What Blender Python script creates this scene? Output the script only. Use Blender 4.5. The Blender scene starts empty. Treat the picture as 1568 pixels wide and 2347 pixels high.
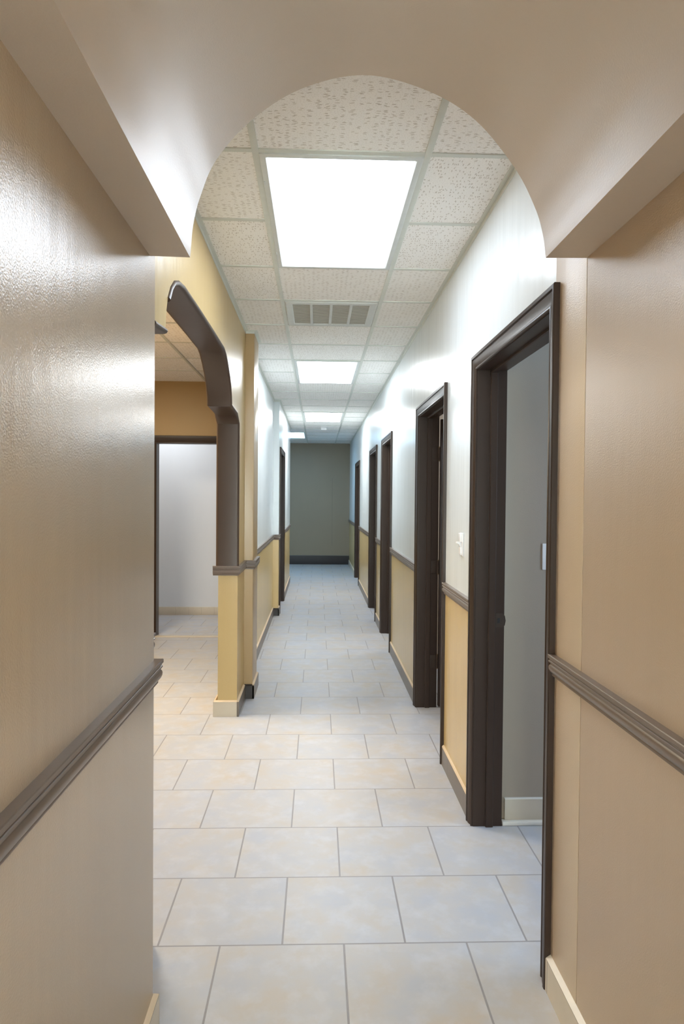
import bpy, bmesh, math, random
from mathutils import Vector, Matrix
random.seed(4)
C = bpy.context.scene.collection
SC = bpy.context.scene
ZC = 2.70                       # ceiling height

# ------------------------------------------------------------------ helpers
def tag(o, label=None, cat=None, group=None, kind=None):
    if label: o['label'] = label
    if cat: o['category'] = cat
    if group: o['group'] = group
    if kind: o['kind'] = kind
    return o

def empty(name, loc=(0, 0, 0)):
    o = bpy.data.objects.new(name, None)
    o.location = loc
    C.objects.link(o)
    return o

def finish(name, bm, mats, parent=None, smooth=30, loc=None):
    bmesh.ops.recalc_face_normals(bm, faces=bm.faces)
    me = bpy.data.meshes.new(name)
    bm.to_mesh(me)
    bm.free()
    if not isinstance(mats, (list, tuple)): mats = [mats]
    for m in mats: me.materials.append(m)
    if smooth:
        me.polygons.foreach_set('use_smooth', [True] * len(me.polygons))
        me.set_sharp_from_angle(angle=math.radians(smooth))
    o = bpy.data.objects.new(name, me)
    C.objects.link(o)
    if parent:
        o.parent = parent
        if parent.location.length > 0:
            o.matrix_parent_inverse = Matrix.Translation(-Vector(parent.location))
    return o

def box(bm, x0, x1, y0, y1, z0, z1, mi=0, bev=0):
    r = bmesh.ops.create_cube(bm, size=1)
    vs = r['verts']
    for v in vs:
        v.co = Vector(((x0 + x1) / 2 + v.co.x * (x1 - x0), (y0 + y1) / 2 + v.co.y * (y1 - y0), (z0 + z1) / 2 + v.co.z * (z1 - z0)))
    fs = {f for v in vs for f in v.link_faces}
    for f in fs: f.material_index = mi
    if bev:
        es = list({e for v in vs for e in v.link_edges})
        bmesh.ops.bevel(bm, geom=es, offset=bev, segments=2, affect='EDGES', profile=0.5)

def sweep(bm, pts, sec, f, mi=0, closed=False):
    """section (s, t) carried along a 2-D polyline with mitred corners; s is the offset to the path's left."""
    n = len(pts)
    P = [Vector(p) for p in pts]
    rings = []
    for i in range(n):
        if closed:
            a, b = P[i - 1], P[(i + 1) % n]
            d0 = (P[i] - a).normalized(); d1 = (b - P[i]).normalized()
        else:
            d0 = (P[i] - P[i - 1]).normalized() if i else (P[1] - P[0]).normalized()
            d1 = (P[i + 1] - P[i]).normalized() if i < n - 1 else d0
        n0 = Vector((-d0.y, d0.x)); n1 = Vector((-d1.y, d1.x))
        m = (n0 + n1)
        m = m / max(1e-6, m.length)
        k = 1.0 / max(0.35, m.dot(n1))
        rings.append([bm.verts.new(f(P[i].x + m.x * s * k, P[i].y + m.y * s * k, t)) for s, t in sec])
    q = len(sec)
    for i in range(n if closed else n - 1):
        A, B = rings[i], rings[(i + 1) % n]
        for j in range(q):
            fc = bm.faces.new((A[j], A[(j + 1) % q], B[(j + 1) % q], B[j]))
            fc.material_index = mi
    if not closed:
        bm.faces.new(rings[0]).material_index = mi
        bm.faces.new(list(reversed(rings[-1]))).material_index = mi

def prism(bm, poly, a0, a1, f, mi=0):
    """closed polygon poly (2-D) extruded between a0 and a1."""
    A = [bm.verts.new(f(p[0], p[1], a0)) for p in poly]
    B = [bm.verts.new(f(p[0], p[1], a1)) for p in poly]
    n = len(poly)
    for i in range(n):
        bm.faces.new((A[i], A[(i + 1) % n], B[(i + 1) % n], B[i])).material_index = mi
    fa = bm.faces.new(A); fb = bm.faces.new(list(reversed(B)))
    fa.material_index = fb.material_index = mi
    return fa, fb

def cyl(bm, c, r, h, axis='Z', seg=16, mi=0):
    R = bmesh.ops.create_cone(bm, cap_ends=True, segments=seg, radius1=r, radius2=r, depth=h)
    M = {'Z': Matrix(), 'X': Matrix.Rotation(math.pi / 2, 4, 'Y'), 'Y': Matrix.Rotation(math.pi / 2, 4, 'X')}[axis]
    for v in R['verts']:
        v.co = M @ v.co + Vector(c)
    for f in {f for v in R['verts'] for f in v.link_faces}: f.material_index = mi

def XY(a, b, t): return Vector((a, b, t))          # horizontal path, t = height
def YZx(a, b, t): return Vector((t, a, b))         # path in the Y-Z plane, t = X
def XZy(a, b, t): return Vector((a, t, b))         # path in the X-Z plane, t = Y

# ------------------------------------------------------------------ materials
def lin(r, g, b):
    return tuple(((c / 255) / 12.92 if c / 255 <= .04045 else ((c / 255 + .055) / 1.055) ** 2.4) for c in (r, g, b)) + (1,)

class NT:
    def __init__(s, name):
        s.m = bpy.data.materials.new(name); s.m.use_nodes = True
        s.t = s.m.node_tree; s.n = s.t.nodes; s.l = s.t.links
        s.b = s.n['Principled BSDF']
    def add(s, typ, ins=None, **kw):
        n = s.n.new(typ)
        for k, v in kw.items(): setattr(n, k, v)
        for k, v in (ins or {}).items():
            if isinstance(v, bpy.types.NodeSocket): s.l.new(v, n.inputs[k])
            else: n.inputs[k].default_value = v
        return n
    def math(s, op, a, b=0.0, c=None):
        ins = {0: a, 1: b}
        if c is not None: ins[2] = c
        return s.add('ShaderNodeMath', ins, operation=op).outputs[0]
    def vmul(s, v, xyz):
        return s.add('ShaderNodeVectorMath', {0: v, 1: xyz}, operation='MULTIPLY').outputs[0]
    def ramp(s, fac, stops, interp='LINEAR'):
        n = s.add('ShaderNodeValToRGB', {0: fac}); n.color_ramp.interpolation = interp
        e = n.color_ramp.elements
        e[0].position, e[0].color = stops[0]; e[1].position, e[1].color = stops[1]
        for p, c in stops[2:]:
            x = e.new(p); x.color = c
        return n.outputs[0]
    def mix(s, fac, a, b):
        n = s.add('ShaderNodeMix', data_type='RGBA')
        for i, v in ((0, fac), (6, a), (7, b)):
            if isinstance(v, bpy.types.NodeSocket): s.l.new(v, n.inputs[i])
            else: n.inputs[i].default_value = v
        return n.outputs[2]
    def pos(s): return s.add('ShaderNodeNewGeometry').outputs['Position']
    def noise(s, v, scale, detail=2, rough=.5, w=None):
        n = s.add('ShaderNodeTexNoise', {'Vector': v, 'Scale': scale, 'Detail': detail, 'Roughness': rough})
        if w is not None:
            n.noise_dimensions = '4D'
            if isinstance(w, bpy.types.NodeSocket): s.l.new(w, n.inputs['W'])
        return n.outputs[0]
    def bump(s, h, strength, dist):
        n = s.add('ShaderNodeBump', {'Height': h, 'Strength': strength, 'Distance': dist})
        s.l.new(n.outputs[0], s.b.inputs['Normal'])
    def col(s, c):
        if isinstance(c, bpy.types.NodeSocket): s.l.new(c, s.b.inputs['Base Color'])
        else: s.b.inputs['Base Color'].default_value = c
    def set(s, **kw):
        for k, v in kw.items():
            k = k.replace('_', ' ')
            if isinstance(v, bpy.types.NodeSocket): s.l.new(v, s.b.inputs[k])
            else: s.b.inputs[k].default_value = v

def paint(name, upper, lower=None, rough=.32, peel=.12, wave=.35, split=.99, spec=.5, along=False):
    """semi-gloss wall paint; orange-peel and roller waves in the bump; two colours split at the chair rail."""
    s = NT(name)
    p = s.pos()
    big = s.noise(s.vmul(p, (3, 3, .8)), 1.0, 3)
    def tone(c):
        return s.mix(big, tuple(x * .95 for x in c[:3]) + (1,), tuple(min(1, x * 1.05) for x in c[:3]) + (1,))
    c = tone(upper)
    if lower:
        z = s.add('ShaderNodeSeparateXYZ', {0: p}).outputs[2]
        c = s.mix(s.math('GREATER_THAN', z, split), tone(lower), tone(upper))
    s.col(c)
    fine = s.noise(p, 260, 2)
    wav = s.noise(s.vmul(p, (7, 1.5, 7) if along else (9, 9, 1.2)), 1.0, 2)
    h = s.math('ADD', s.math('MULTIPLY', fine, peel * .0035), s.math('MULTIPLY', wav, wave * .010))
    s.bump(h, .8, 1.0)
    s.set(Roughness=rough)
    s.b.inputs['Specular IOR Level'].default_value = spec
    return s.m

def wood_paint(name, c, rough=.34, spec=.5):
    s = NT(name)
    p = s.pos()
    n = s.noise(p, 14, 4)
    s.col(s.mix(n, tuple(x * .94 for x in c[:3]) + (1,), tuple(x * 1.06 for x in c[:3]) + (1,)))
    s.bump(s.math('MULTIPLY', s.noise(s.vmul(p, (40, 40, 40)), 1.0, 2), .0004), .7, 1.0)
    s.set(Roughness=rough); s.b.inputs['Specular IOR Level'].default_value = spec
    return s.m

def plain(name, c, rough=.5, spec=.5, metal=0):
    s = NT(name); p = s.pos()
    n = s.noise(p, 30, 3)
    s.col(s.mix(n, tuple(x * .94 for x in c[:3]) + (1,), tuple(min(1, x * 1.06) for x in c[:3]) + (1,)))
    s.set(Roughness=rough, Metallic=metal); s.b.inputs['Specular IOR Level'].default_value = spec
    return s.m

def base_tile(name, c, joint, step=.41, off=0.0, rough=.35):
    """skirting cut from floor tile: joints every tile length along X and Y."""
    s = NT(name); p = s.pos()
    x, y, z = s.add('ShaderNodeSeparateXYZ', {0: p}).outputs
    nx, ny, nz = s.add('ShaderNodeSeparateXYZ', {0: s.add('ShaderNodeNewGeometry').outputs['Normal']}).outputs
    u = s.math('ADD', s.math('MULTIPLY', s.math('ABSOLUTE', nx), y), s.math('MULTIPLY', s.math('ABSOLUTE', ny), x))
    fr = s.math('FRACT', s.math('DIVIDE', s.math('ADD', u, off + 20 * step), step))
    j = s.math('LESS_THAN', fr, .004 / step)
    n = s.noise(p, 6, 4)
    cc = s.mix(n, tuple(v * .88 for v in c[:3]) + (1,), tuple(min(1, v * 1.12) for v in c[:3]) + (1,))
    s.col(s.mix(j, cc, joint)); s.set(Roughness=rough)
    return s.m

def emit(name, c, k):
    s = NT(name); s.col((.8, .8, .8, 1))
    s.b.inputs['Emission Color'].default_value = c
    s.b.inputs['Emission Strength'].default_value = k
    return s.m

def floor_mat():
    s = NT('floor_tile')
    T, TY, X0, Y0 = .41, .41345, .09896, 2.30047
    p = s.pos()
    v = s.add('ShaderNodeVectorMath', {0: p, 1: (-X0 + 200 * T, -Y0 + 200 * TY, 0)}, operation='ADD').outputs[0]
    br = s.add('ShaderNodeTexBrick', {'Vector': v, 'Scale': 1.0, 'Mortar Size': .0034, 'Mortar Smooth': .25, 'Bias': 0.0,
                                      'Brick Width': T, 'Row Height': TY, 'Color1': (0, 0, 0, 1), 'Color2': (1, 1, 1, 1), 'Mortar': (.5, .5, .5, 1)},
               offset=.5, offset_frequency=2, squash=1.0)
    rnd = br.outputs['Color']; mort = br.outputs['Fac']
    w = s.math('MULTIPLY', rnd, 37.0)
    n1 = s.noise(p, 5.5, 4, .55, w=w)
    n2 = s.noise(p, 11, 5, .6, w=s.math('ADD', w, 9.0))
    c = s.ramp(n1, [(.36, lin(176, 179, 188)), (.50, lin(183, 182, 184)), (.72, lin(187, 177, 165))])
    c = s.mix(s.ramp(n2, [(.48, (0, 0, 0, 1)), (.70, (.55, .55, .55, 1))]), c, lin(196, 199, 208))
    c = s.mix(s.math('MULTIPLY', rnd, .10), c, lin(172, 165, 154))
    c = s.mix(mort, c, lin(146, 143, 145))
    s.col(c)
    s.set(Roughness=s.math('ADD', s.math('MULTIPLY', n2, .16), .30))
    s.b.inputs['Specular IOR Level'].default_value = .28
    h = s.math('SUBTRACT', s.math('MULTIPLY', n2, .0006), s.math('MULTIPLY', mort, .002))
    s.bump(h, .6, 1.0)
    return s.m

def ceil_mat():
    """fissured acoustic tile: short dashes whose direction turns from tile to tile."""
    s = NT('acoustic_tile')
    p = s.pos()
    x, y, z = s.add('ShaderNodeSeparateXYZ', {0: p}).outputs
    tx = s.math('FLOOR', s.math('DIVIDE', s.math('ADD', x, .228), .609))
    ty = s.math('FLOOR', s.math('DIVIDE', s.math('SUBTRACT', y, 2.487), .62))
    cell = s.add('ShaderNodeCombineXYZ', {0: tx, 1: ty}).outputs[0]
    wn = s.add('ShaderNodeTexWhiteNoise', {'Vector': cell}); wn.noise_dimensions = '3D'
    ang = s.math('MULTIPLY', s.math('FLOOR', s.math('MULTIPLY', wn.outputs[0], 1.99)), math.pi / 2)
    rot = s.add('ShaderNodeVectorRotate', {'Vector': p, 'Angle': ang}, rotation_type='Z_AXIS').outputs[0]
    warp = s.add('ShaderNodeTexNoise', {'Vector': rot, 'Scale': 30.0, 'Detail': 2.0}).outputs['Color']
    wv = s.add('ShaderNodeVectorMath', {0: s.add('ShaderNodeVectorMath', {0: warp, 1: (.5, .5, .5)}, operation='SUBTRACT').outputs[0], 1: (.02, .02, 0)}, operation='MULTIPLY').outputs[0]
    rv = s.add('ShaderNodeVectorMath', {0: rot, 1: wv}, operation='ADD').outputs[0]
    st = s.vmul(rv, (38, 130, 1))
    vo = s.add('ShaderNodeTexVoronoi', {'Vector': st, 'Scale': 1.0, 'Randomness': 1.0}, voronoi_dimensions='2D')
    keep = s.math('GREATER_THAN', s.add('ShaderNodeSeparateColor', {0: vo.outputs['Color']}).outputs[0], .58)
    d = s.math('LESS_THAN', vo.outputs['Distance'], .26)
    dash = s.math('MULTIPLY', keep, d)
    sp = s.add('ShaderNodeTexVoronoi', {'Vector': s.vmul(p, (120, 120, 1)), 'Scale': 1.0}, voronoi_dimensions='2D')
    spk = s.math('MULTIPLY', s.math('LESS_THAN', sp.outputs['Distance'], .16), .5)
    m = s.math('MAXIMUM', dash, spk)
    n = s.noise(p, 3, 3)
    c = s.mix(n, lin(244, 243, 240), lin(250, 249, 247))
    s.col(s.mix(s.math('MULTIPLY', m, .42), c, lin(140, 122, 100)))
    s.set(Roughness=.9); s.b.inputs['Specular IOR Level'].default_value = .1
    s.bump(s.math('SUBTRACT', s.math('MULTIPLY', s.noise(p, 180, 2), .001), s.math('MULTIPLY', m, .002)), .7, 1.0)
    return s.m

TAN = lin(206, 180, 128)
TAUPE = lin(194, 174, 149)
WHITE = lin(226, 233, 236)
TAN2 = lin(194, 168, 117)
M = dict(
    near=paint('taupe_semi_gloss', TAUPE, None, .27, .20, .35, spec=.6),
    near_right=paint('tan_eggshell', TAUPE, None, .38, .25, .30, spec=.4),
    vault=paint('taupe_gloss', lin(190, 174, 158), None, .42, .10, .2, along=True),
    tan=paint('tan_semi_gloss', TAN2, None, .30, .14, .5),
    two=paint('white_over_tan', WHITE, TAN, .25, .10, .4, split=.985),
    pilaster=paint('shaded_tan_semi_gloss', lin(178, 151, 111), None, .30, .14, .4),  # wall tan made darker and browner: shade on the pilaster front put into the colour
    tan_room=paint('tan_room_wall', lin(172, 144, 98), None, .5, .1, .2),
    grey_room=paint('grey_room_wall', lin(156, 143, 128), None, .55, .1, .2),
    blue_room=paint('pale_room_wall', lin(222, 226, 232), None, .55, .1, .2),
    dark_wall=paint('brown_grey_wall', lin(138, 124, 104), None, .5, .1, .2),
    white_flat=paint('white_flat', lin(225, 222, 216), None, .6, .1, .1),
    trim=wood_paint('brown_trim', lin(55, 42, 35), .34, spec=.25),
    lining=wood_paint('brown_lining', lin(72, 56, 45), .40),
    rail=wood_paint('brown_rail', lin(112, 98, 88), .32),
    base=base_tile('brown_base_tile', lin(112, 102, 92), lin(60, 54, 50)),
    base_dark=base_tile('dark_base_tile', lin(52, 44, 40), lin(40, 36, 34)),
    base_light=base_tile('beige_base_tile', lin(205, 194, 176), lin(140, 130, 118)),
    caulk=plain('tan_caulk', lin(212, 190, 160), .6),
    caulk_w=plain('white_caulk', lin(232, 226, 216), .5),
    ceil=ceil_mat(), floor=floor_mat(),
    grid=plain('white_grid_metal', lin(212, 216, 210), .45),
    fixture=plain('white_fixture_metal', lin(214, 219, 218), .4),
    filt=plain('grey_filter_mesh', lin(176, 174, 166), .8),
    plastic=plain('white_plastic', lin(235, 236, 238), .3),
    brown_metal=plain('painted_brown_metal', lin(58, 46, 38), .45, .28),
    black=plain('dark_slot', lin(25, 22, 20), .7),
    brass=plain('worn_hinge_metal', lin(110, 90, 62), .35, metal=.7),
    lamp=emit('lit_diffuser', (.87, .965, 1.07, 1), 6.7),
    lamp_mid=emit('lit_diffuser_mid', (.94, .98, 1.0, 1), 10.5),
    lamp_far=emit('lit_diffuser_far', (.97, .98, .97, 1), 12.5),
    lamp_blue=emit('lit_diffuser_cool', (.42, .72, 1.0, 1), 12.0),
)

# ------------------------------------------------------------------ floor and ceiling
bm = bmesh.new(); box(bm, -3.2, 3.2, -5, 16.2, -.12, 0)
floor = tag(finish('floor', bm, M['floor'], smooth=0), 'pale cream stone-look floor tiles laid in running bond', 'floor', kind='structure')
bm = bmesh.new(); box(bm, -3.2, 3.2, -5, 16.2, ZC, ZC + .12)
ceiling = tag(finish('ceiling', bm, M['ceil'], smooth=0), 'white fissured acoustic tile ceiling above the corridor', 'ceiling', kind='structure')

TL, TR, ROW0, ROW = -.228, .381, 2.487, .62
TW = .012
bm = bmesh.new()
for x in (TL, TR): box(bm, x - TW, x + TW, 1.95, 15.65, ZC - .006, ZC + .001, bev=.0015)
for x in (-1.79, -1.18): box(bm, x - TW, x + TW, .55, 7.47, ZC - .006, ZC + .001, bev=.0015)
for k in range(0, 22):
    y = ROW0 + ROW * k
    if y > 15.6: break
    zt = ZC - .0045
    xl = -.53 if y < 5.17 else (-.55 if y < 8.8 else (-.48 if y < 12.35 else -2.8))
    box(bm, xl, TL - TW, y - TW, y + TW, zt, ZC + .001)
    if k not in (1, 7, 13): box(bm, TL + TW, TR - TW, y - TW, y + TW, zt, ZC + .001)
    box(bm, TR + TW, .71, y - TW, y + TW, zt, ZC + .001)
    if y < 7.4: box(bm, -2.7, -.67, y - TW, y + TW, zt, ZC + .001)
finish('ceiling_grid', bm, M['grid'], ceiling)
LPATH = [(-.535, 1.95), (-.535, 5.165), (-.47, 5.165), (-.47, 5.52), (-.555, 5.52), (-.555, 8.8), (-.485, 8.8), (-.485, 12.35), (-.9, 12.35)]
bm = bmesh.new()
asec = [(0, ZC - .004), (0, ZC), (-.02, ZC), (-.02, ZC - .004)]
asec2 = [(0, ZC - .022), (0, ZC), (-.003, ZC), (-.003, ZC - .022)]
sweep(bm, LPATH, asec, XY); sweep(bm, LPATH, asec2, XY)
rp = [(.715, 15.65), (.715, 1.95)]
sweep(bm, rp, asec, XY); sweep(bm, rp, asec2, XY)
finish('wall_angle', bm, M['grid'], ceiling, smooth=0)

# ------------------------------------------------------------------ the near passage: walls and arched vault
bm = bmesh.new(); box(bm, -.60, -.443, -.6, 1.925, 0, ZC, bev=.006)
tag(finish('wall_left_near', bm, M['near']), 'taupe wall at the left edge, nearest the camera', 'wall', kind='structure')
bm = bmesh.new(); box(bm, .715, .845, -.6, 1.8595, 0, ZC, bev=.0015); box(bm, .722, .845, 1.85, 1.90, 0, ZC)
tag(finish('wall_right_near', bm, M['near_right']), 'tan wall at the right edge, nearest the camera', 'wall', kind='structure')

AY0, AY1 = -.6, 1.868
AP = [(-.339, 2.110), (-.331, 2.195), (-.312, 2.272), (-.272, 2.365), (-.183, 2.468), (-.052, 2.555), (.115, 2.596), (.282, 2.560), (.412, 2.485), (.519, 2.361), (.574, 2.258), (.595, 2.190), (.604, 2.128)]
def catmull(P, n=8):
    out = []
    for i in range(len(P) - 1):
        p0 = P[i - 1] if i else (2 * P[0][0] - P[1][0], 2 * P[0][1] - P[1][1])
        p1, p2 = P[i], P[i + 1]
        p3 = P[i + 2] if i + 2 < len(P) else (2 * p2[0] - p1[0], 2 * p2[1] - p1[1])
        for k in range(n):
            t = k / n
            out.append(tuple(.5 * (2 * p1[a] + (p2[a] - p0[a]) * t + (2 * p0[a] - 5 * p1[a] + 4 * p2[a] - p3[a]) * t * t + (3 * p1[a] - p0[a] - 3 * p2[a] + p3[a]) * t ** 3) for a in (0, 1)))
    out.append(P[-1])
    return out
arc = catmull(AP)
bm = bmesh.new()
ys = [AY0 + (AY1 - .004 - AY0) * i / 24 for i in range(25)]
poly = [(-.443, 2.112)] + arc + [(.715, 2.130)]
rings = []
for y in ys: rings.append([bm.verts.new((p[0], y, p[1])) for p in poly])
lift = [(0, .004)] + [(0, .003)] * len(arc) + [(0, .004)]
rings.append([bm.verts.new((p[0] + (0.003 if (i < len(arc) / 2) else -.003) * (-1 if 0 < i <= len(arc) else 0), AY1, p[1] + .003)) for i, p in enumerate(poly)])
for a in range(len(rings) - 1):
    for j in range(len(poly) - 1):
        bm.faces.new((rings[a][j], rings[a][j + 1], rings[a + 1][j + 1], rings[a + 1][j]))
for ring in (rings[0], rings[-1]):                        # the two end faces up to the ceiling
    y = ring[0].co.y
    up = [bm.verts.new((v.co.x, y, ZC)) for v in ring]
    for j in range(len(poly) - 1): bm.faces.new((ring[j], ring[j + 1], up[j + 1], up[j]))
tag(finish('wall_arch', bm, M['vault'], smooth=35), 'glossy taupe barrel vault with a round arched edge overhead', 'archway', kind='structure')

# front room behind the camera
bm = bmesh.new()
box(bm, -3.2, -3.08, -5, -.6, 0, ZC); box(bm, 3.08, 3.2, -5, -.6, 0, ZC)
box(bm, -3.2, 3.2, -5, -4.88, 0, ZC)
box(bm, -3.2, -.443, -.72, -.6, 0, ZC); box(bm, .715, 3.2, -.72, -.6, 0, ZC)
tag(finish('wall_front_room', bm, M['near'], smooth=0), 'taupe walls of the front room behind the camera', 'wall', kind='structure')

# ------------------------------------------------------------------ right wall with door openings
HEAD = 2.06
DR = [(2.137, 3.125), (3.935, 4.93), (6.765, 7.655), (8.465, 9.435), (11.915, 13.035)]
def wall_with_doors(bm, x0, x1, y0, y1, doors, jt=.018):
    y = y0
    for a, b in doors:
        box(bm, x0, x1, y, a - jt, 0, ZC)
        box(bm, x0, x1, a - jt, b + jt, HEAD + jt, ZC)
        y = b + jt
    box(bm, x0, x1, y, y1, 0, ZC)
bm = bmesh.new(); wall_with_doors(bm, .715, .845, 2.105, 15.65, DR)
tag(finish('wall_right', bm, M['two'], smooth=0), 'long right corridor wall, white above the rail and tan below', 'wall', kind='structure')
bm = bmesh.new(); box(bm, .7148, .845, 1.8625, 2.105, 0, ZC, bev=.001)
tag(finish('wall_right_patch', bm, M['near_right']), 'narrow tan strip with a joint crack beside the nearest right door', 'wall', kind='structure')

CASING = [(0, 0), (0, .008), (.004, .011), (.008, .0105), (.012, .008), (.0145, .0085), (.022, .012), (.032, .0145), (.043, .0165), (.046, .0145), (.049, .0145), (.051, .0195), (.0625, .0195), (.0655, .017), (.0655, 0)]
def door_set(root, wx, sgn, y0, y1, wt=.13, zh=HEAD, back=True, stop_at=.055):
    """casing, jamb and stops of an opening in a wall whose corridor face is at x = wx; sgn = direction out of the corridor."""
    path = [(y0 - .003, 0), (y0 - .003, zh + .003), (y1 + .003, zh + .003), (y1 + .003, 0)]
    bm = bmesh.new(); sweep(bm, path, CASING, lambda a, b, t: Vector((wx - sgn * t, a, b)))
    finish('casing', bm, M['trim'], root)
    if back:
        bm = bmesh.new(); sweep(bm, path, CASING, lambda a, b, t: Vector((wx + sgn * (wt + t), a, b)))
        finish('casing', bm, M['trim'], root)
    jp = [(y0, 0), (y0, zh), (y1, zh), (y1, 0)]
    bm = bmesh.new(); js = [(0, wx - sgn * .001), (.017, wx - sgn * .001), (.017, wx + sgn * (wt + .001)), (0, wx + sgn * (wt + .001))]
    sweep(bm, jp, js, lambda a, b, t: Vector((t, a, b)))
    finish('jamb', bm, M['trim'], root)
    bm = bmesh.new(); a0, a1 = wx + sgn * stop_at, wx + sgn * (stop_at + .034)
    ss = [(0, a0), (0, a1), (-.009, a1), (-.012, a1 - sgn * .004), (-.012, a0 + sgn * .004), (-.009, a0)]
    sweep(bm, jp, ss, lambda a, b, t: Vector((t, a, b)))
    finish('door_stop', bm, M['trim'], root)

dlab = ['dark brown door frame nearest on the right, open to a grey room',
        'brown door frame second on the right with an open dark door',
        'brown door frame third along the right corridor wall',
        'dark brown door frame fourth along the right wall',
        'farthest brown door frame on the right by the end wall']
droots = []
for i, (a, b) in enumerate(DR):
    r = empty('door_%d' % (i + 1), (.715, (a + b) / 2, 0))
    tag(r, dlab[i], 'door frame', kind='structure')
    door_set(r, .715, 1, a, b, back=(i != 0))
    droots.append(r)

# strike plate on the nearest jamb
bm = bmesh.new()
prism(bm, [(.808, .906), (.838, .906), (.848, .915), (.852, .936), (.848, .958), (.838, .967), (.808, .967)], 3.1245, 3.1215, XZy)
sp_ = finish('strike_plate', bm, M['brown_metal'], droots[0], smooth=0)
bm = bmesh.new(); box(bm, .813, .825, 3.1205, 3.1218, .925, .948, bev=.0004)
h = finish('latch_hole', bm, M['black'], sp_)

# second door: leaf swung into its room, three hinges
r = droots[1]
bm = bmesh.new()
LX0, LX1, LY0, LY1 = .866, 1.80, 4.922, 4.957
box(bm, LX0, LX1, LY0, LY1, .01, 2.045, bev=.002)
leaf = finish('door_leaf', bm, M['trim'], r)
bm = bmesh.new()
for (z0, z1) in ((.22, .95), (1.08, 1.90)):
    for (xa, xb) in ((LX0 + .11, LX0 + .42), (LX0 + .51, LX1 - .11)):
        path = [(xa, z0), (xb, z0), (xb, z1), (xa, z1)]
        sweep(bm, path, [(0, LY0 + .001), (0, LY0 - .008), (.012, LY0 - .008), (.02, LY0 + .001)], XZy, closed=True)
finish('panel_moulding', bm, M['trim'], leaf)
for z in (1.80, 1.00, .33):
    bm = bmesh.new()
    box(bm, .792, .846, 4.9275, 4.9305, z - .045, z + .045, bev=.0006)
    cyl(bm, (.856, 4.926, z), .0075, .09)
    box(bm, .846, .858, 4.926, 4.930, z - .045, z + .045)
    for dz in (-.03, .0, .03): cyl(bm, (.812, 4.927, z + dz), .0035, .002, 'Y', 10)
    hg = finish('hinge', bm, M['brown_metal'], r)
    bm = bmesh.new(); cyl(bm, (.856, 4.926, z + .048), .005, .008); cyl(bm, (.856, 4.926, z - .048), .005, .008)
    finish('hinge_pin', bm, M['brass'], hg)

# ------------------------------------------------------------------ left corridor walls
# wall with the wide corbelled opening: X -.665 .. -.535
OPEN = [(2.30, 0), (2.30, 2.035), (2.315, 2.058), (2.478, 2.066), (2.486, 2.10), (2.494, 2.14), (2.515, 2.185), (2.56, 2.235), (2.62, 2.275), (2.70, 2.300), (2.80, 2.312),
        (3.20, 2.319), (3.60, 2.322), (3.96, 2.322), (4.04, 2.306), (4.13, 2.264), (4.215, 2.212), (4.275, 2.158), (4.312, 2.10), (4.326, 2.052),
        (4.62, 2.040), (4.735, 1.985), (4.74, 1.975), (4.74, 0)]
WY0, WY1 = 1.926, 5.165
bm = bmesh.new()
box(bm, -.665, -.55, WY0, 2.30, 0, 2.036); box(bm, -.665, -.535, WY0, 2.30, 2.036, ZC); box(bm, -.665, -.535, 4.74, WY1, 0, ZC)
cols = []
for (yy, zz) in [p for p in OPEN if p[1] > 1]:
    cols.append([bm.verts.new((xx, yy, hh)) for xx in (-.665, -.535) for hh in (zz, ZC)])
for A, B in zip(cols[:-1], cols[1:]):
    bm.faces.new((A[0], B[0], B[1], A[1])); bm.faces.new((A[2], A[3], B[3], B[2])); bm.faces.new((A[0], A[2], B[2], B[0]))
tag(finish('wall_left', bm, M['tan'], smooth=20), 'tan left wall pierced by a wide corbelled opening', 'wall', kind='structure')

# brown lining round the opening, above the chair rail only
w0, w1 = -.677, -.529
def lining_sec(w0, w1):
    return [(-.004, w0 + .012), (-.004, w0 + .004), (0, w0 - .001), (.006, w0 - .003), (.013, w0 + .001), (.016, w0 + .008), (.017, w0 + .016),
        (.017, w1 - .016), (.016, w1 - .008), (.013, w1 - .001), (.006, w1 + .003), (0, w1 + .001), (-.004, w1 - .004), (-.004, w1 - .012)]
tr = tag(empty('trim_1', (-.6, 3.5, 2.3)), 'dark brown lining with rounded edges framing the left opening', 'trim', kind='structure')
top = [p for p in reversed(OPEN) if 2.51 < p[0] < 4.70]
for pts, b in (([(4.74, 1.02), (4.74, 1.975), (4.735, 1.985)] + top, w1), ([(2.476, 2.066), (2.30, 2.050)], w1), ([(2.30, 2.035), (2.30, 1.035)], -.552)):
    bm = bmesh.new(); sweep(bm, pts, lining_sec(w0, b), YZx)
    finish('lining', bm, M['lining'], tr, smooth=40)

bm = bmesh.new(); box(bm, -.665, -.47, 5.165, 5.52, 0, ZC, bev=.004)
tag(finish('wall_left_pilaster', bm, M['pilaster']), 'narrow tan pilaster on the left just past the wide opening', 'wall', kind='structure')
bm = bmesh.new(); box(bm, -.685, -.555, 5.52, 8.80, 0, ZC)
tag(finish('wall_left_middle', bm, M['two'], smooth=0), 'recessed left wall between the two pilasters, white above tan', 'wall', kind='structure')
LD = [(9.02, 10.02)]
bm = bmesh.new(); wall_with_doors(bm, -.615, -.485, 8.80, 12.35, LD)
tag(finish('wall_left_far', bm, M['two'], smooth=0), 'far left wall holding the only left door, white above tan', 'wall', kind='structure')
r = tag(empty('door_6', (-.485, 9.5, 0)), 'dark brown door frame alone on the left corridor wall', 'door frame', kind='structure')
door_set(r, -.485, -1, LD[0][0], LD[0][1])

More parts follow.
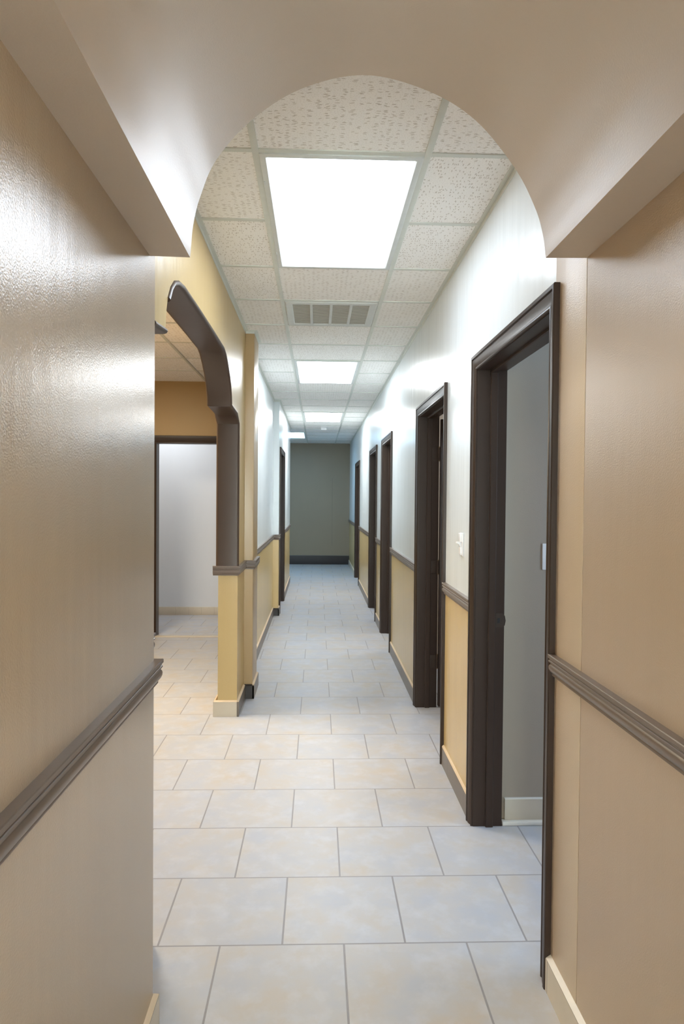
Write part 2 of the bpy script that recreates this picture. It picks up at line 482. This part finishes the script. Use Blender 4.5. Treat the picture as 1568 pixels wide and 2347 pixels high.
# ------------------------------------------------------------------ end of the corridor
bm = bmesh.new(); box(bm, -3.2, 3.2, 15.65, 15.8, 0, ZC)
tag(finish('wall_far', bm, M['dark_wall'], smooth=0), 'dull grey-brown wall closing the far end of the corridor', 'wall', kind='structure')
bm = bmesh.new(); box(bm, .326, .3285, 15.645, 15.651, .42, 1.93)
tag(finish('trim_2', bm, plain('seam_dark', lin(70, 66, 60), .7), smooth=0), 'thin dark vertical panel seam on the far wall', 'seam', kind='structure')
bm = bmesh.new(); box(bm, -3.0, .715, 15.63, 15.65, 0, .195, bev=.003); box(bm, -3.0, .715, 15.632, 15.65, .195, .205, 1)
tag(finish('baseboard_far', bm, [plain('dark_far_base', lin(52, 46, 46), .5), plain('far_base_cap', lin(110, 105, 98), .5)]), 'tall near-black baseboard along the far wall', 'baseboard', kind='structure')
bm = bmesh.new(); box(bm, -3.2, -.615, 12.22, 12.35, 0, ZC); box(bm, -3.2, -3.08, 12.35, 15.65, 0, ZC)
tag(finish('wall_cross_hall', bm, M['white_flat'], smooth=0), 'walls of the side hall at the far left end', 'wall', kind='structure')

# ------------------------------------------------------------------ left room and the room behind it
bm = bmesh.new()
DX0, DX1 = -1.705, -.93
for a, b, z0, z1 in ((-3.2, DX0, 0, ZC), (DX1, -.665, 0, ZC), (DX0, DX1, 2.05, ZC)): box(bm, a, b, 7.47, 7.59, z0, z1)
tag(finish('wall_left_room', bm, M['tan_room'], smooth=0), 'dark tan rear wall of the left room above its doorway', 'wall', kind='structure')
bm = bmesh.new(); box(bm, -2.9, -2.78, .5, 7.47, 0, ZC); box(bm, -2.9, -.60, .42, .5, 0, ZC); box(bm, -.685, -.67, 5.3, 7.47, 0, ZC)
tag(finish('wall_left_room_sides', bm, M['tan_room'], smooth=0), 'tan side walls of the left room beyond the opening', 'wall', kind='structure')
bm = bmesh.new(); box(bm, -3.0, -.7, 8.85, 8.95, 0, ZC); box(bm, -3.0, -2.9, 7.59, 8.85, 0, ZC); box(bm, -.80, -.69, 7.59, 8.85, 0, ZC)
tag(finish('wall_back_room', bm, M['blue_room'], smooth=0), 'pale white wall seen through the left room doorway', 'wall', kind='structure')
r = tag(empty('door_7', (-1.32, 7.47, 0)), 'dark brown doorway frame at the back of the left room', 'door frame', kind='structure')
path = [(DX0, 0), (DX0, 2.05), (DX1, 2.05), (DX1, 0)]
big = [(s * 1.18, t) for s, t in CASING]
bm = bmesh.new(); sweep(bm, path, big, lambda a, b, t: Vector((a, 7.47 - t, b))); finish('casing', bm, M['trim'], r)
bm = bmesh.new(); sweep(bm, path, [(-.004, 7.465), (.012, 7.465), (.012, 7.592), (-.004, 7.592)], XZy); finish('jamb', bm, M['trim'], r)
bm = bmesh.new(); box(bm, DX0, DX1, 7.42, 7.51, 0, .008, bev=.002); finish('threshold', bm, M['base_light'], r)
bm = bmesh.new(); box(bm, -2.9, -.8, 8.838, 8.85, 0, .10, bev=.001)
tag(finish('baseboard_back_room', bm, M['base_light']), 'beige tile baseboard under the pale wall through the left doorway', 'baseboard', kind='structure')

# ------------------------------------------------------------------ rooms behind the right wall
bm = bmesh.new(); box(bm, .845, 3.1, 3.16, 3.26, 0, ZC); box(bm, 3.0, 3.1, .6, 3.16, 0, ZC); box(bm, .845, 3.1, .5, .6, 0, ZC)
tag(finish('wall_right_room', bm, M['grey_room'], smooth=0), 'plain grey wall inside the nearest right doorway', 'wall', kind='structure')
bm = bmesh.new(); box(bm, .866, 3.0, 3.147, 3.16, .018, .113, bev=.001); box(bm, .866, 3.0, 3.145, 3.16, .113, .117, 1)
tag(finish('baseboard_right_room', bm, [M['base_light'], M['caulk_w']]), 'beige tile baseboard inside the nearest right doorway', 'baseboard', kind='structure')
bm = bmesh.new(); box(bm, .85, 3.0, 3.125, 3.16, 0, .018, bev=.003)
tag(finish('trim_3', bm, M['caulk_w']), 'white strip at the foot of the grey room wall', 'trim', kind='structure')
bm = bmesh.new()
box(bm, .845, 3.1, 6.35, 6.45, 0, ZC); box(bm, 3.0, 3.1, 3.26, 15.65, 0, ZC); box(bm, .845, 3.1, 8.1, 8.2, 0, ZC); box(bm, .845, 3.1, 10.6, 10.7, 0, ZC)
tag(finish('wall_right_room_far', bm, M['grey_room'], smooth=0), 'grey partition walls of the rooms behind the right wall', 'wall', kind='structure')
bm = bmesh.new(); box(bm, -3.0, -2.9, 8.95, 12.22, 0, ZC)
tag(finish('wall_left_office', bm, M['grey_room'], smooth=0), 'grey outer wall of the room behind the left door', 'wall', kind='structure')

# ------------------------------------------------------------------ chair rails
def rail_sec(top, side=-1, k=.72):
    pr = [(0, 0), (.027, 0), (.029, -.002), (.029, -.010), (.0275, -.0115), (.0235, -.0125), (.0235, -.0165), (.0265, -.018), (.0265, -.0225), (.0205, -.0255), (.0205, -.029), (.0245, -.0325), (.0262, -.038), (.0252, -.045), (.0205, -.052), (.0145, -.0555), (.0115, -.057), (.0125, -.0595), (.0125, -.064), (0, -.066)]
    return [(side * d * k, top + z) for d, z in pr]
def rail(name, path, top, label, k=.72):
    bm = bmesh.new(); sweep(bm, path, rail_sec(top, -1, k), XY)
    return tag(finish(name, bm, M['rail'], smooth=35), label, 'chair rail', kind='structure')
rail('trim_4', [(-.443, -.6), (-.443, 1.925), (-.55, 1.925), (-.55, 2.30), (-.68, 2.30)], 1.035, 'brown chair rail along the nearest left wall')
rail('trim_5', [(-.70, 4.74), (-.535, 4.74), (-.535, 5.165), (-.47, 5.165), (-.47, 5.52), (-.555, 5.52), (-.555, 8.8), (-.485, 8.8), (-.485, 8.95)], 1.02, 'brown chair rail stepping round the left post and pilaster')
rail('trim_6', [(-.485, 10.09), (-.485, 12.35), (-.62, 12.35)], 1.02, 'brown chair rail on the left wall past the left door')
segs = [(1.02, 2.0735, -.6, 'brown chair rail along the nearest right wall'),
        (1.02, 3.87, 3.19, 'brown chair rail between the two nearest right doors'),
        (1.015, 6.70, 4.995, 'brown chair rail between second and third right doors'),
        (1.015, 8.40, 7.72, 'short brown chair rail between third and fourth right doors'),
        (1.015, 11.85, 9.50, 'brown chair rail between fourth and fifth right doors'),
        (1.01, 15.65, 13.10, 'brown chair rail between the last right door and end wall')]
for i, (t, a, b, lab) in enumerate(segs):
    rail('trim_%d' % (7 + i), [(.715, a), (.715, b)], t, lab)

# ------------------------------------------------------------------ baseboards (tile with a caulked top edge)
def baseboard(name, paths, mat, cap, label, hgt=.10, th=.014):
    bm = bmesh.new()
    for p in paths:
        sweep(bm, p, [(0, 0), (0, hgt), (-th, hgt), (-th, 0)], XY, 0)
        sweep(bm, p, [(0, hgt), (0, hgt + .010), (-.004, hgt + .008), (-th + .001, hgt + .0005)], XY, 1)
    return tag(finish(name, bm, [mat, cap], smooth=0), label, 'baseboard', kind='structure')
baseboard('baseboard_left_near', [[(-.443, -.6), (-.443, 1.925), (-.55, 1.925), (-.55, 2.30), (-.68, 2.30)]], M['base_light'], M['caulk'], 'beige tile baseboard along the nearest left wall')
baseboard('baseboard_right_near', [[(.715, 2.0735), (.715, -.6)]], M['base_light'], M['caulk_w'], 'beige tile baseboard with a white top along the nearest right wall', hgt=.098, th=.016)
baseboard('baseboard_post', [[(-.68, 4.9), (-.68, 4.74), (-.5351, 4.74)]], M['base_light'], M['caulk'], 'beige tile baseboard on the front of the left post')
baseboard('baseboard_left', [[(-.535, 4.728), (-.535, 5.151)], [(-.47, 5.151), (-.47, 5.52), (-.555, 5.52), (-.555, 8.786)], [(-.485, 8.786), (-.485, 8.95)], [(-.485, 10.09), (-.485, 12.35)]], M['base'], M['caulk'], 'brown tile baseboard along the left corridor wall')
baseboard('baseboard_left_return', [[(-.535, 5.165), (-.458, 5.165)]], M['base_dark'], M['base_dark'], 'near-black tile on the front of the first left pilaster', hgt=.095)
baseboard('baseboard_left_far_return', [[(-.555, 8.80), (-.473, 8.80)]], M['base_dark'], M['base_dark'], 'near-black tile on the front of the second left pilaster', hgt=.085)
baseboard('baseboard_right', [[(.715, a), (.715, b)] for t, a, b, _ in segs[1:5]], M['base'], M['caulk'], 'brown tile baseboard along the right corridor wall', th=.012)
baseboard('baseboard_right_far', [[(.715, 15.63), (.715, 13.10)]], M['base_light'], M['caulk'], 'pale tile baseboard at the far right end')

# ------------------------------------------------------------------ ceiling fixtures
def ceiling_light(x0, x1, y0, y1, label, mat, group='lit panels along the corridor ceiling'):
    cx, cy = (x0 + x1) / 2, (y0 + y1) / 2
    t = tag(empty('ceiling_light', (cx, cy, ZC)), label, 'ceiling light', group)
    bm = bmesh.new()
    path = [(x0, y0), (x1, y0), (x1, y1), (x0, y1)]
    z = ZC
    sweep(bm, path, [(0, z), (0, z - .009), (.004, z - .011), (.022, z - .011), (.027, z - .007), (.027, z)], XY, closed=True)
    finish('frame', bm, M['fixture'], t)
    bm = bmesh.new(); box(bm, x0 + .026, x1 - .026, y0 + .026, y1 - .026, z - .006, z - .001)
    finish('diffuser', bm, mat, t, smooth=0)
    for yy in (y0 + .22, y1 - .22):
        bm = bmesh.new(); box(bm, x0 + .0015, x0 + .006, yy - .012, yy + .012, z - .014, z - .010, bev=.001)
        finish('latch', bm, M['fixture'], t)
    return t
gx0, gx1 = TL + TW, TR - TW
def cell(k): return ROW0 + ROW * k + TW
ceiling_light(gx0, gx1, cell(0), cell(2) - 2 * TW, 'largest lit ceiling panel, seen whole through the arch', M['lamp'])
ceiling_light(gx0, gx1, cell(6), cell(8) - 2 * TW, 'lit ceiling panel just beyond the return air grille', M['lamp_mid'])
ceiling_light(gx0, gx1, cell(12), cell(14) - 2 * TW, 'smaller lit ceiling panel between the grille light and small sensor', M['lamp_far'])
ceiling_light(TL - .609 + TW, TL - TW, cell(17), cell(19) - 2 * TW, 'bluish lit panel at the far left, partly hidden by the wall', M['lamp_blue'])

# return air grille: frame, three bars, four filter panels
y0, y1 = cell(3), cell(4) - 2 * TW
t = tag(empty('ceiling_vent', ((gx0 + gx1) / 2, (y0 + y1) / 2, ZC)), 'white return air grille with four grey filter panels', 'vent')
bm = bmesh.new(); z = ZC
path = [(gx0 + .004, y0 + .006), (gx1 - .004, y0 + .006), (gx1 - .004, y1 - .006), (gx0 + .004, y1 - .006)]
sweep(bm, path, [(0, z), (0, z - .006), (.006, z - .010), (.040, z - .012), (.046, z - .008), (.046, z)], XY, closed=True)
finish('frame', bm, M['fixture'], t)
ix0, ix1, iy0, iy1 = gx0 + .05, gx1 - .05, y0 + .052, y1 - .052
n = 4; bw = .018
pw = (ix1 - ix0 - (n - 1) * bw) / n
for i in range(n):
    a = ix0 + i * (pw + bw)
    bm = bmesh.new(); box(bm, a - .004, a + pw + .004, iy0 - .004, iy1 + .004, z - .0035, z - .001)
    ns = 26
    for j in range(ns):
        yy = iy0 + (j + .5) * (iy1 - iy0) / ns
        box(bm, a, a + pw, yy - .0022, yy + .0022, z - .0055, z - .0034)
    finish('filter_panel', bm, M['filt'], t, smooth=0)
    if i < n - 1:
        bm = bmesh.new(); box(bm, a + pw, a + pw + bw, iy0 - .006, iy1 + .006, z - .011, z - .001, bev=.002)
        finish('bar', bm, M['fixture'], t)

# small sensor on the ceiling near the far end
t = tag(empty('smoke_detector', (.10, 12.1, ZC)), 'small white square sensor on the ceiling near the far end', 'sensor')
bm = bmesh.new(); box(bm, .045, .155, 12.045, 12.155, ZC - .012, ZC - .0005, bev=.003); finish('base_plate', bm, M['plastic'], t)
bm = bmesh.new(); box(bm, .052, .148, 12.052, 12.148, ZC - .052, ZC - .012, bev=.010); finish('cover', bm, M['plastic'], t)

# ------------------------------------------------------------------ wall switches
t = tag(empty('light_switch', (.715, 3.43, 1.26)), 'white toggle switch on the corridor wall between the two nearest right doors', 'switch')
bm = bmesh.new(); box(bm, .7085, .7155, 3.392, 3.466, 1.202, 1.316, bev=.0025); finish('cover_plate', bm, M['plastic'], t)
bm = bmesh.new(); box(bm, .699, .709, 3.405, 3.453, 1.272, 1.314, bev=.002); finish('upper_housing', bm, M['plastic'], t)
bm = bmesh.new(); prism(bm, [(.709, 1.271), (.687, 1.273), (.685, 1.266), (.695, 1.262), (.700, 1.250), (.709, 1.240)], 3.416, 3.442, XZy)
finish('toggle', bm, M['plastic'], t, smooth=0)
bm = bmesh.new(); box(bm, .701, .709, 3.407, 3.451, 1.208, 1.245, bev=.002); finish('lower_housing', bm, M['plastic'], t)
t = tag(empty('light_switch', (1.06, 3.16, 1.22)), 'white switch plate just inside the nearest right doorway, half hidden', 'switch')
bm = bmesh.new(); box(bm, 1.026, 1.098, 3.153, 3.1602, 1.163, 1.283, bev=.0025); finish('cover_plate', bm, M['plastic'], t)
bm = bmesh.new(); box(bm, 1.046, 1.078, 3.149, 3.154, 1.19, 1.256, bev=.0015); finish('rocker', bm, M['plastic'], t)

# ------------------------------------------------------------------ lamps in rooms the photograph looks into, plus an added fill behind the camera
def area(name, loc, rot, sx, sy, power, col):
    l = bpy.data.lights.new(name, 'AREA'); l.shape = 'RECTANGLE'; l.size = sx; l.size_y = sy; l.energy = power; l.color = col
    o = bpy.data.objects.new(name, l); o.location = loc; o.rotation_euler = rot; C.objects.link(o)
    return o
R = math.radians
area('front_daylight_fill', (.15, -4.8, 1.35), (R(90), 0, R(180)), 2.6, 2.2, 800, (.52, .75, 1.0))  # unseen daylight source added as fill from behind the camera
area('left_room_lamp', (-1.95, 4.8, ZC - .03), (0, 0, 0), .6, 1.2, 68, (1, .89, .70))
area('back_room_lamp', (-1.9, 8.2, ZC - .03), (0, 0, 0), .6, .6, 9, (.90, .95, 1.0))
area('grey_room_window', (2.95, 1.9, 1.5), (0, R(90), 0), 1.2, 1.0, 30, (.52, .74, 1.0))
area('second_room_lamp', (1.9, 5.2, ZC - .03), (0, 0, 0), .6, 1.2, 22, (.95, .97, 1.0))
area('third_room_lamp', (1.9, 7.3, ZC - .03), (0, 0, 0), .6, .6, 12, (1.0, .95, .85))
area('fourth_room_window', (2.95, 9.2, 1.5), (0, R(90), 0), 1.2, 1.0, 12, (.7, .84, 1.0))
area('fifth_room_lamp', (1.9, 12.6, ZC - .03), (0, 0, 0), .6, 1.2, 14, (.85, .93, 1.0))

w = bpy.data.worlds.new('world'); SC.world = w; w.use_nodes = True
w.node_tree.nodes['Background'].inputs[0].default_value = (.5, .55, .6, 1)
w.node_tree.nodes['Background'].inputs[1].default_value = .3

# ------------------------------------------------------------------ camera
f, pitch, yaw, roll, h = 1606.384, .0196771, .0350071, -.0083118, 1.48212
cam = bpy.data.cameras.new('camera'); co = bpy.data.objects.new('camera', cam); C.objects.link(co)
cam.sensor_fit = 'VERTICAL'; cam.sensor_height = 24.0; cam.lens = f / 2347 * 24.0
cam.clip_start = .02
cp, sp = math.cos(pitch), math.sin(pitch); cy, sy = math.cos(yaw), math.sin(yaw)
F = Vector((sy * cp, cy * cp, -sp)); Rt = Vector((cy, -sy, 0)); D = F.cross(Rt)
c, s = math.cos(roll), math.sin(roll)
R2 = c * Rt + s * D; D2 = -s * Rt + c * D
co.matrix_world = Matrix(((R2.x, -D2.x, -F.x, 0), (R2.y, -D2.y, -F.y, 0), (R2.z, -D2.z, -F.z, h), (0, 0, 0, 1)))
SC.camera = co

SC.view_settings.view_transform = 'Standard'
SC.view_settings.look = 'None'
SC.view_settings.exposure = 0.72
SC.view_settings.gamma = 1.0
SC.view_settings.use_curve_mapping = False
SC.cycles.max_bounces = 16
SC.cycles.diffuse_bounces = 12
SC.cycles.glossy_bounces = 4
SC.cycles.use_denoising = True
SC.cycles.sample_clamp_indirect = 6.0
